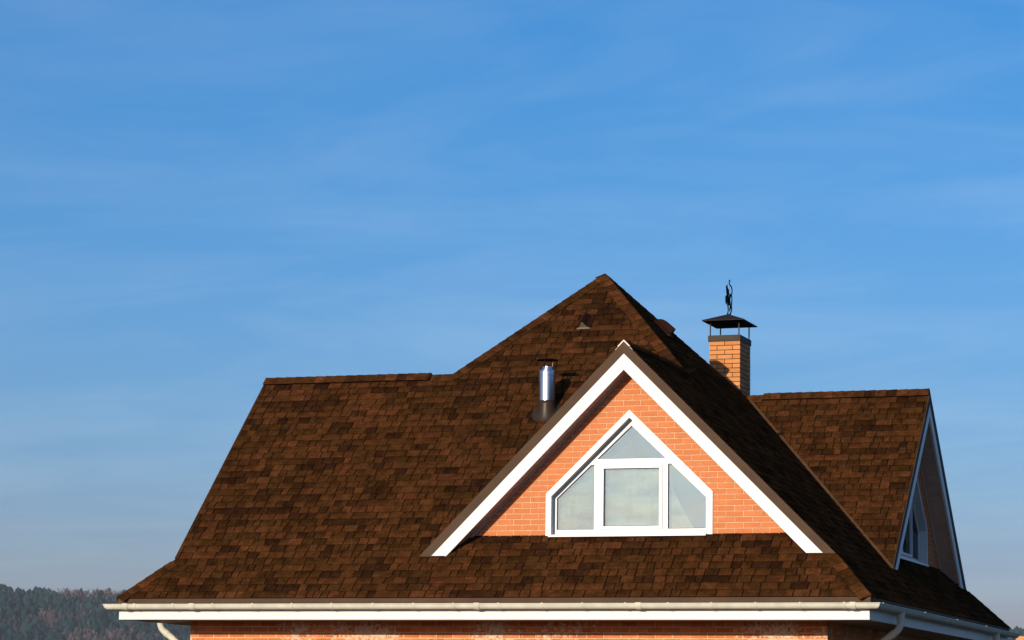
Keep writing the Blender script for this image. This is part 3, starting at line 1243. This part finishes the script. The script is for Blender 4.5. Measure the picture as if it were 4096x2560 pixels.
def arc_path(pts, rad=0.09, n_=6):
    """polyline with rounded corners"""
    out = [Vector(pts[0])]
    for i in range(1, len(pts) - 1):
        p, q, s = Vector(pts[i - 1]), Vector(pts[i]), Vector(pts[i + 1])
        a_, b_ = q + (p - q).normalized() * rad, q + (s - q).normalized() * rad
        for k_ in range(n_ + 1):
            t = k_ / n_
            out.append(a_ * (1 - t) ** 2 + q * 2 * t * (1 - t) + b_ * t * t)
    out.append(Vector(pts[-1]))
    return out


def downpipe(sx, y):
    xg = sx * (A + 0.083)
    xw = sx * 4.84
    mb = MB()
    mb.tube(arc_path([(xg, y, GZ - 0.045), (xg, y, GZ - 0.26), (xw, y, GZ - 0.80), (xw, y, GROUND)], 0.10), 0.050, 16)
    ob = hb(mb, 'downpipe', 'cream', smooth=50)
    sk = MB()
    sk.tube([(xg, y, GZ - 0.15), (xg, y, GZ - 0.03)], [0.056, 0.062], 16)
    hb(sk, 'outlet', 'cream', ob, smooth=50)
    dr = Vector((xw - xg, 0, -0.54)).normalized()
    q = Vector((xg, y, GZ - 0.26)) + dr * 0.11
    sk = MB()
    sk.tube([q, q + dr * 0.06], 0.055, 16)
    hb(sk, 'pipe_socket', 'cream', ob, smooth=50)


for sx, y in ((-1, -3.95), (1, -3.98), (1, 3.68)):
    downpipe(sx, y)

# ------------------------------------------------------------------ lower walls
mb = MB()
mb.box((WX0 + .006, WY0 + .006, GROUND), (WX1 - .006, WY1 - .006, -0.303))
wall = hb(mb, 'wall', 'brickwork')
face = MB()
face.box((WX0 + .001, WY0 + .004, -1.15), (WX1 - .001, WY0 + .0055, -0.303))
fo2 = hb(face, 'mortar_bed', 'mortar')
OLD = [(0.50, 0.160, 0.052), (0.53, 0.175, 0.060), (0.47, 0.145, 0.048), (0.55, 0.19, 0.066), (0.44, 0.13, 0.045)]
rnd = random.Random(77)
rest = MB()
PH2, PW2, MG2 = 0.0790, 0.2475, 0.010
for j in range(9):
    z1 = -0.3045 - j * PH2
    u = WX0 - (0.0 if j % 2 else 0.5) * PW2
    while u < WX1 - 0.02:
        a0, a1 = max(u, WX0) + (MG2 / 2 if u > WX0 else 0), min(u + PW2, WX1) - (MG2 / 2 if u + PW2 < WX1 else 0)
        u += PW2
        if a1 - a0 < 0.03:
            continue
        ti = rnd.randrange(5)
        if j == 2:
            place('brick', brick_mesh(a1 - a0, PH2 - MG2, 0.03, ti, 'old_brick', OLD), Matrix.Translation((a0, WY0 + rnd.uniform(-.002, .002), z1 - PH2 + MG2)), wall)
            brick_total[0] += 1
        else:
            rest.prism([(a0, z1 - PH2 + MG2), (a1, z1 - PH2 + MG2), (a1, z1), (a0, z1)], lambda uu, zz, nn: (uu, nn, zz), WY0 + .03, WY0 + rnd.uniform(-.002, .002), OLD[ti])
    u = WY0 + 0.035 + (0 if j % 2 else 0.12)
    while u < WY1 - .3:
        rest.prism([(u, z1 - PH2 + MG2), (u + PW2 - MG2, z1 - PH2 + MG2), (u + PW2 - MG2, z1), (u, z1)], lambda uu, zz, nn: (nn, uu, zz), WX1 - .03, WX1 + rnd.uniform(-.001, .001), OLD[rnd.randrange(5)])
        u += PW2
hb(rest, 'brick_field', 'old_brick', wall, kind='stuff')

# ------------------------------------------------------------------ chimney
CX0, CX1, CY0, CY1 = 1.238, 1.752, 2.0, 2.672
CT = 4.520
CHB = [(0.50, 0.195, 0.062), (0.53, 0.215, 0.075), (0.47, 0.175, 0.055), (0.55, 0.24, 0.095), (0.50, 0.21, 0.08)]
mb = MB()
mb.box((CX0 + .006, CY0 + .006, 3.0), (CX1 - .006, CY1 - .006, CT))
chim = hb(mb, 'chimney', 'dark_mortar')
rnd = random.Random(5)
PHC = 0.0750
mg = 0.0125
for j in range(17):
    z1 = CT - 0.002 - j * PHC
    z0 = z1 - PHC + mg
    xm = (CX0 + CX1) / 2

    def cb(x0, x1, y0, y1):
        m_ = MB()
        c_ = CHB[rnd.randrange(5)]
        e = rnd.uniform(-.0015, .0015)
        m_.box((x0 - (e if x0 == CX0 else 0), y0 - (e if y0 == CY0 else 0), z0), (x1 + (e if x1 == CX1 else 0), y1, z1), c_)
        hb(m_, 'brick', 'brick', chim)
        brick_total[0] += 1

    q = 0.122
    if j % 2 == 0:
        cb(CX0, xm - mg / 2, CY0, CY0 + q)
        cb(xm + mg / 2, CX1, CY0, CY0 + q)
        ys = [CY0 + q + mg, CY0 + q + mg + 0.25, CY0 + q + mg + 0.25 + mg + 0.25]
        cb(CX1 - q, CX1, ys[0], ys[0] + 0.25)
        cb(CX1 - q, CX1, ys[0] + 0.25 + mg, CY1)
    else:
        cb(CX0, CX0 + q, CY0, CY0 + 0.25)
        cb(CX0 + q + mg, CX1 - q - mg, CY0, CY0 + q)
        cb(CX1 - q, CX1, CY0, CY0 + 0.25)
        cb(CX1 - q, CX1, CY0 + 0.25 + mg, CY0 + 0.5 + mg)
        cb(CX1 - q, CX1, CY0 + 0.5 + 2 * mg, CY1)

ob_ = MB()
c0, c1 = 0.018, 0.022
x0, x1, y0, y1 = CX0 - c0, CX1 + c0 * .6, CY0 - c1, CY1 + c1
for a_, b_ in (((x0, y0), (x1, y0 + .006)), ((x0, y1 - .006), (x1, y1)), ((x0, y0 + .0061), (x0 + .006, y1 - .0061)), ((x1 - .006, y0 + .0061), (x1, y1 - .0061))):
    ob_.box((a_[0], a_[1], 4.518), (b_[0], b_[1], 4.617))
ob_.box((x0 + .007, y0 + .007, 4.600), (x1 - .007, y1 - .007, 4.612))
hb(ob_, 'chimney_collar', 'collar_metal', chim)
for px_, py_ in ((CX0 + .012, CY0 + .01), (CX1 - .02, CY0 + .01), (CX0 + .012, CY1 - .03), (CX1 - .02, CY1 - .01)):
    mb = MB()
    mb.box((px_ - .009, py_ - .009, 4.612), (px_ + .009, py_ + .009, 4.862))
    hb(mb, 'cap_post', 'collar_metal', chim)
cp = MB()
kx0, kx1, ky0, ky1 = 1.149, 1.847, 1.85, 2.765
apx = Vector((1.475, 2.30, 5.010))
zt_, zb_ = 4.858, 4.842
ct = [Vector((kx0, ky0, zt_)), Vector((kx1, ky0, zt_)), Vector((kx1, ky1, zt_)), Vector((kx0, ky1, zt_))]
cb_ = [Vector((p.x, p.y, zb_)) for p in ct]
au = Vector((apx.x, apx.y, apx.z - 0.02))
for k_ in range(4):
    j = (k_ + 1) % 4
    cp.face([ct[k_], ct[j], apx])
    cp.face([cb_[k_], cb_[j], ct[j], ct[k_]])
    cp.face([cb_[j], cb_[k_], au])
hb(cp, 'chimney_cap', 'dark_metal', chim)

# ------------------------------------------------------------------ flue pipe with flashing and rain cap
VX, VY = 0.008, -2.60
vp = empty('flue_pipe', (VX, VY, (VY + A) * TF - GROUND), house)


def lathe(name, prof_, mat, seg=32, smooth=40, cx=VX, cy=VY, parent=None):
    mb = MB()
    mb.loft([[(cx + r * math.cos(2 * math.pi * s / seg), cy + r * math.sin(2 * math.pi * s / seg), z) for s in range(seg)] for r, z in prof_], True)
    mb.face([(cx + prof_[-1][0] * math.cos(2 * math.pi * s / seg), cy + prof_[-1][0] * math.sin(2 * math.pi * s / seg), prof_[-1][1]) for s in range(seg)])
    ob = mb.build(name, mat, None, smooth)
    ob.parent = parent
    ob.matrix_parent_inverse = Matrix.Translation((VX, VY, (VY + A) * TF)).inverted()
    return ob


lathe('steel_pipe', [(0.118, 2.80), (0.118, 3.405), (0.122, 3.408), (0.122, 3.418), (0.117, 3.421), (0.117, 3.430), (0.123, 3.433), (0.123, 3.443), (0.118, 3.446), (0.118, 3.492), (0.112, 3.503), (0.085, 3.507)], 'steel', parent=vp)
lathe('inner_pipe', [(0.080, 3.500), (0.080, 3.520), (0.072, 3.538), (0.072, 3.556), (0.066, 3.556), (0.066, 3.51)], 'steel', parent=vp)
lathe('pipe_band', [(0.119, 2.98), (0.128, 2.985), (0.128, 3.012), (0.122, 3.02), (0.126, 3.028), (0.126, 3.042), (0.119, 3.046)], 'brown_rubber', parent=vp)
lathe('rain_cap', [(0.150, 3.652), (0.162, 3.655), (0.162, 3.661), (0.10, 3.675), (0.02, 3.684)], 'vent_plastic', parent=vp)
for k_ in range(3):
    an = R(20 + 120 * k_)
    mb = MB()
    ca, sa = math.cos(an), math.sin(an)
    p0, p1 = Vector((VX + .068 * ca, VY + .068 * sa, 3.53)), Vector((VX + .085 * ca, VY + .085 * sa, 3.657))
    tn = Vector((-sa, ca, 0)) * 0.012
    ra = Vector((ca, sa, 0)) * 0.002
    mb.loft([[p + tn + ra, p - tn + ra, p - tn - ra, p + tn - ra] for p in (p0, p1)], True)
    ob = mb.build('cap_strut', 'ridge_end' if k_ == 0 else 'vent_plastic')
    ob.parent = vp
    ob.matrix_parent_inverse = Matrix.Translation((VX, VY, (VY + A) * TF)).inverted()
# flared flashing: ellipse lying on the slope rising to the pipe
mb = MB()
seg = 36
O, U, V, N = baF
ctr = Vector((VX, VY, (VY + A) * TF)) - V * 0.02
rings = []
for k_ in range(10):
    t = k_ / 9
    q = t ** 2.2
    rg = []
    for s in range(seg):
        an = 2 * math.pi * s / seg
        low = ctr + U * 0.222 * math.cos(an) + V * 0.235 * math.sin(an) + N * (0.012 + 0.02 * t)
        rr = 0.128
        hi = Vector((VX + rr * math.cos(an), VY + rr * math.sin(an), 2.995))
        x_ = low.x * (1 - t) ** 1.7 + hi.x * (1 - (1 - t) ** 1.7)
        y_ = low.y * (1 - t) ** 1.7 + hi.y * (1 - (1 - t) ** 1.7)
        z_ = low.z * (1 - q) + hi.z * q
        rg.append((x_, y_, z_))
    rings.append(rg)
mb.loft(rings, True)
ob = mb.build('flashing_cone', 'brown_rubber', None, 60)
ob.parent = vp
ob.matrix_parent_inverse = Matrix.Translation((VX, VY, (VY + A) * TF)).inverted()


# ------------------------------------------------------------------ wave-shaped roof vents
def roof_vent(cu, cv, basis):
    O, U, V, N = basis
    wd, ln = 0.235, 0.34
    mb = MB()

    def hgt(s, t):
        b = math.exp(-((s + 0.08) / 0.42) ** 2) * 0.105 + 0.022 * (1 - s * s) + 0.012
        return b * (1 - 0.15 * t - 0.6 * t ** 6)

    def P(s, t, dn=0):
        return O + U * (cu + s * wd / 2 * (1 - 0.08 * t)) + V * (cv + t * ln) + N * (0.012 + hgt(s, t) + dn)

    S = [-1 + 2 * i / 20 for i in range(21)]
    T = [i / 8 for i in range(9)]
    mb.loft([[P(s, t) for s in S] for t in T], False)
    mb.loft([[P(s, t, -0.006) for s in S[::-1]] for t in T], False)
    mb.loft([[P(s, 0, 0) for s in S], [P(s, 0, -0.006) for s in S]], False)
    for t0, t1 in zip(T[:-1], T[1:]):
        for sg in (-1, 1):
            fl = lambda t: O + U * (cu + sg * wd / 2 * (1 - 0.08 * t)) + V * (cv + t * ln) + N * 0.004
            mb.face([P(sg, t0), P(sg, t1), fl(t1), fl(t0)])
    fl2 = lambda s: O + U * (cu + s * wd / 2 * 0.92) + V * (cv + ln + .01) + N * 0.002
    mb.loft([[P(s, 1) for s in S], [fl2(s) for s in S]], False)
    hood = hb(mb, 'roof_vent', 'vent_plastic', smooth=50)
    gr2 = MB()
    top_ = [P(s * 0.6 - .06, 0.04, -0.012) for s in S]
    gr2.face(top_ + [O + U * (cu + (s * 0.6 - .06) * wd / 2) + V * (cv + 0.04 * ln) + N * 0.006 for s in S[::-1]])
    hb(gr2, 'vent_grille', 'vent_grille', hood)
    lp = MB()
    lp.loft([[O + U * (cu + sg * wd / 2) + V * (cv - .012) + N * nn for sg, nn in ((-.9, .008), (.9, .008), (.9, .018), (-.9, .018))], [O + U * (cu + sg * wd / 2) + V * (cv + .02) + N * nn for sg, nn in ((-.9, .008), (.9, .008), (.9, .018), (-.9, .018))]], True)
    e = lp.v[:4]; lp.face(e)
    hb(lp, 'vent_lip', 'vent_lip', hood)


roof_vent(0.09, 4.33 / sF, baF)
roof_vent(0.12, 4.30 / sR + 0.08, baR)

# ------------------------------------------------------------------ cut iron cat on the chimney cap
cat = empty('weathervane', (apx.x, apx.y, apx.z))
cat['label'] = 'flat black iron cat with tail raised standing on the chimney cap'
cat['category'] = 'weathervane'
cat_inv = Matrix.Translation(apx).inverted()


def cpt(u, v):
    """outline point (u, v: units of a drawing seen obliquely) to the upright plate"""
    dy = (u - 500) / 7.56 / 61.7
    dz = (34.2 * dy - (v - 1352) / 7.56) / 239.35
    return dy, dz


def stroke(name, path, depth, dx):
    """path: (u, v, width) -> plate of that outline"""
    pts = [(p[0], p[1]) for p in path]
    # resample smoothly
    fine = []
    n_ = len(path)
    for i in range(n_ - 1):
        p0, p1, p2, p3 = path[max(i - 1, 0)], path[i], path[i + 1], path[min(i + 2, n_ - 1)]
        for k_ in range(5):
            t = k_ / 5
            fine.append([0.5 * ((2 * p1[q]) + (-p0[q] + p2[q]) * t + (2 * p0[q] - 5 * p1[q] + 4 * p2[q] - p3[q]) * t * t + (-p0[q] + 3 * p1[q] - 3 * p2[q] + p3[q]) * t ** 3) for q in range(3)])
    fine.append(list(path[-1]))
    for q in fine:
        q[2] *= 1.02
    rings = []
    for i, (u, v, wd) in enumerate(fine):
        a_, b_ = fine[max(i - 1, 0)], fine[min(i + 1, len(fine) - 1)]
        tu, tv = b_[0] - a_[0], b_[1] - a_[1]
        L_ = math.hypot(tu, tv) or 1
        nu, nv = -tv / L_, tu / L_
        q0, q1 = cpt(u + nu * wd / 2, v + nv * wd / 2), cpt(u - nu * wd / 2, v - nv * wd / 2)
        rings.append([(dx + apx.x, apx.y + q0[0], apx.z + q0[1]), (dx + apx.x + depth, apx.y + q0[0], apx.z + q0[1]), (dx + apx.x + depth, apx.y + q1[0], apx.z + q1[1]), (dx + apx.x, apx.y + q1[0], apx.z + q1[1])])
    mb = MB()
    mb.loft(rings, True)
    mb.face(rings[0]); mb.face(rings[-1][::-1])
    ob = mb.build(name, 'black_iron')
    ob.parent = cat
    ob.matrix_parent_inverse = cat_inv


stroke('tail', [(538, 312, 6), (538, 340, 26), (525, 400, 13), (530, 450, 16), (560, 490, 28), (592, 545, 20), (607, 620, 16), (606, 700, 16), (594, 775, 18), (585, 810, 16)], 0.010, -0.0050)
stroke('leg', [(592, 795, 16), (602, 850, 16), (605, 920, 16), (598, 1000, 22), (586, 1080, 34), (588, 1140, 34), (598, 1200, 22), (590, 1270, 18), (570, 1315, 26), (556, 1345, 36), (556, 1395, 36)], 0.009, -0.0045)
stroke('leg', [(565, 1060, 40), (562, 1140, 40), (550, 1190, 30), (544, 1240, 22), (543, 1278, 12)], 0.0084, -0.0042)
stroke('body', [(566, 738, 14), (556, 780, 44), (540, 850, 40), (528, 920, 44), (524, 990, 66), (520, 1050, 60), (518, 1090, 24)], 0.011, -0.0055)
stroke('chest', [(468, 770, 44), (478, 840, 60), (490, 910, 76), (498, 980, 84), (512, 1050, 60)], 0.0104, -0.0052)
stroke('ruff', [(430, 798, 16), (427, 870, 24), (430, 950, 26), (434, 1020, 20), (438, 1066, 6)], 0.0096, -0.0048)
stroke('leg', [(482, 980, 44), (485, 1060, 30), (492, 1150, 22), (497, 1230, 18), (490, 1290, 18), (483, 1335, 28), (482, 1372, 28)], 0.0092, -0.0046)
stroke('head', [(458, 545, 22), (464, 590, 50), (474, 650, 66), (482, 710, 72), (486, 760, 66), (492, 806, 22)], 0.0108, -0.0054)
stroke('snout', [(495, 615, 22), (512, 628, 24), (524, 640, 8)], 0.0088, -0.0044)
stroke('ear', [(444, 575, 24), (437, 535, 12), (434, 490, 4)], 0.0086, -0.0043)
stroke('ear', [(462, 560, 26), (466, 510, 18), (469, 465, 4)], 0.0082, -0.0041)

# ------------------------------------------------------------------ neighbour's chimney beyond the far corner
NX, NY, NT = 0.0, 42.0, 1.12
nc = empty('brick_stack', (NX, NY, GROUND))
nc['label'] = 'top of a sunlit pale orange brick stack beyond the far gutter corner'
nc['category'] = 'chimney'
ninv = Matrix.Translation((NX, NY, GROUND)).inverted()


def nb_(mb, name, mat):
    ob = mb.build(name, mat)
    ob.parent = nc
    ob.matrix_parent_inverse = ninv
    return ob


mb = MB()
mb.box((NX - .25, NY - .25, GROUND), (NX + .25, NY + .25, NT - .002))
nb_(mb, 'core', 'brickwork')
for j in range(4):
    z1 = NT - j * 0.079
    for k_ in range(2):
        mb = MB()
        xa = NX - 0.258 + k_ * 0.26
        mb.box((xa, NY - .256, z1 - 0.069), (xa + 0.25, NY - .13, z1), (0.56, 0.27, 0.12))
        nb_(mb, 'brick', 'brick')

# ------------------------------------------------------------------ air between here and the hills
hz = MB()
hz.box((-3700, -1500, GROUND - 5.0), (3700, 4300, 185))
air = bpy.data.materials.new('haze')
air.use_nodes = True
air.node_tree.nodes.clear()
ao = nd(air.node_tree, 'ShaderNodeOutputMaterial')
av = nd(air.node_tree, 'ShaderNodeVolumePrincipled')
av.inputs['Color'].default_value = (0.62, 0.70, 0.85, 1)
av.inputs['Density'].default_value = 0.00006
av.inputs['Anisotropy'].default_value = 0.0
air.node_tree.links.new(av.outputs[0], ao.inputs['Volume'])
ho = hz.build('haze', air, kind='stuff')

print('bricks as pieces:', brick_total[0], 'singles', len(singles))
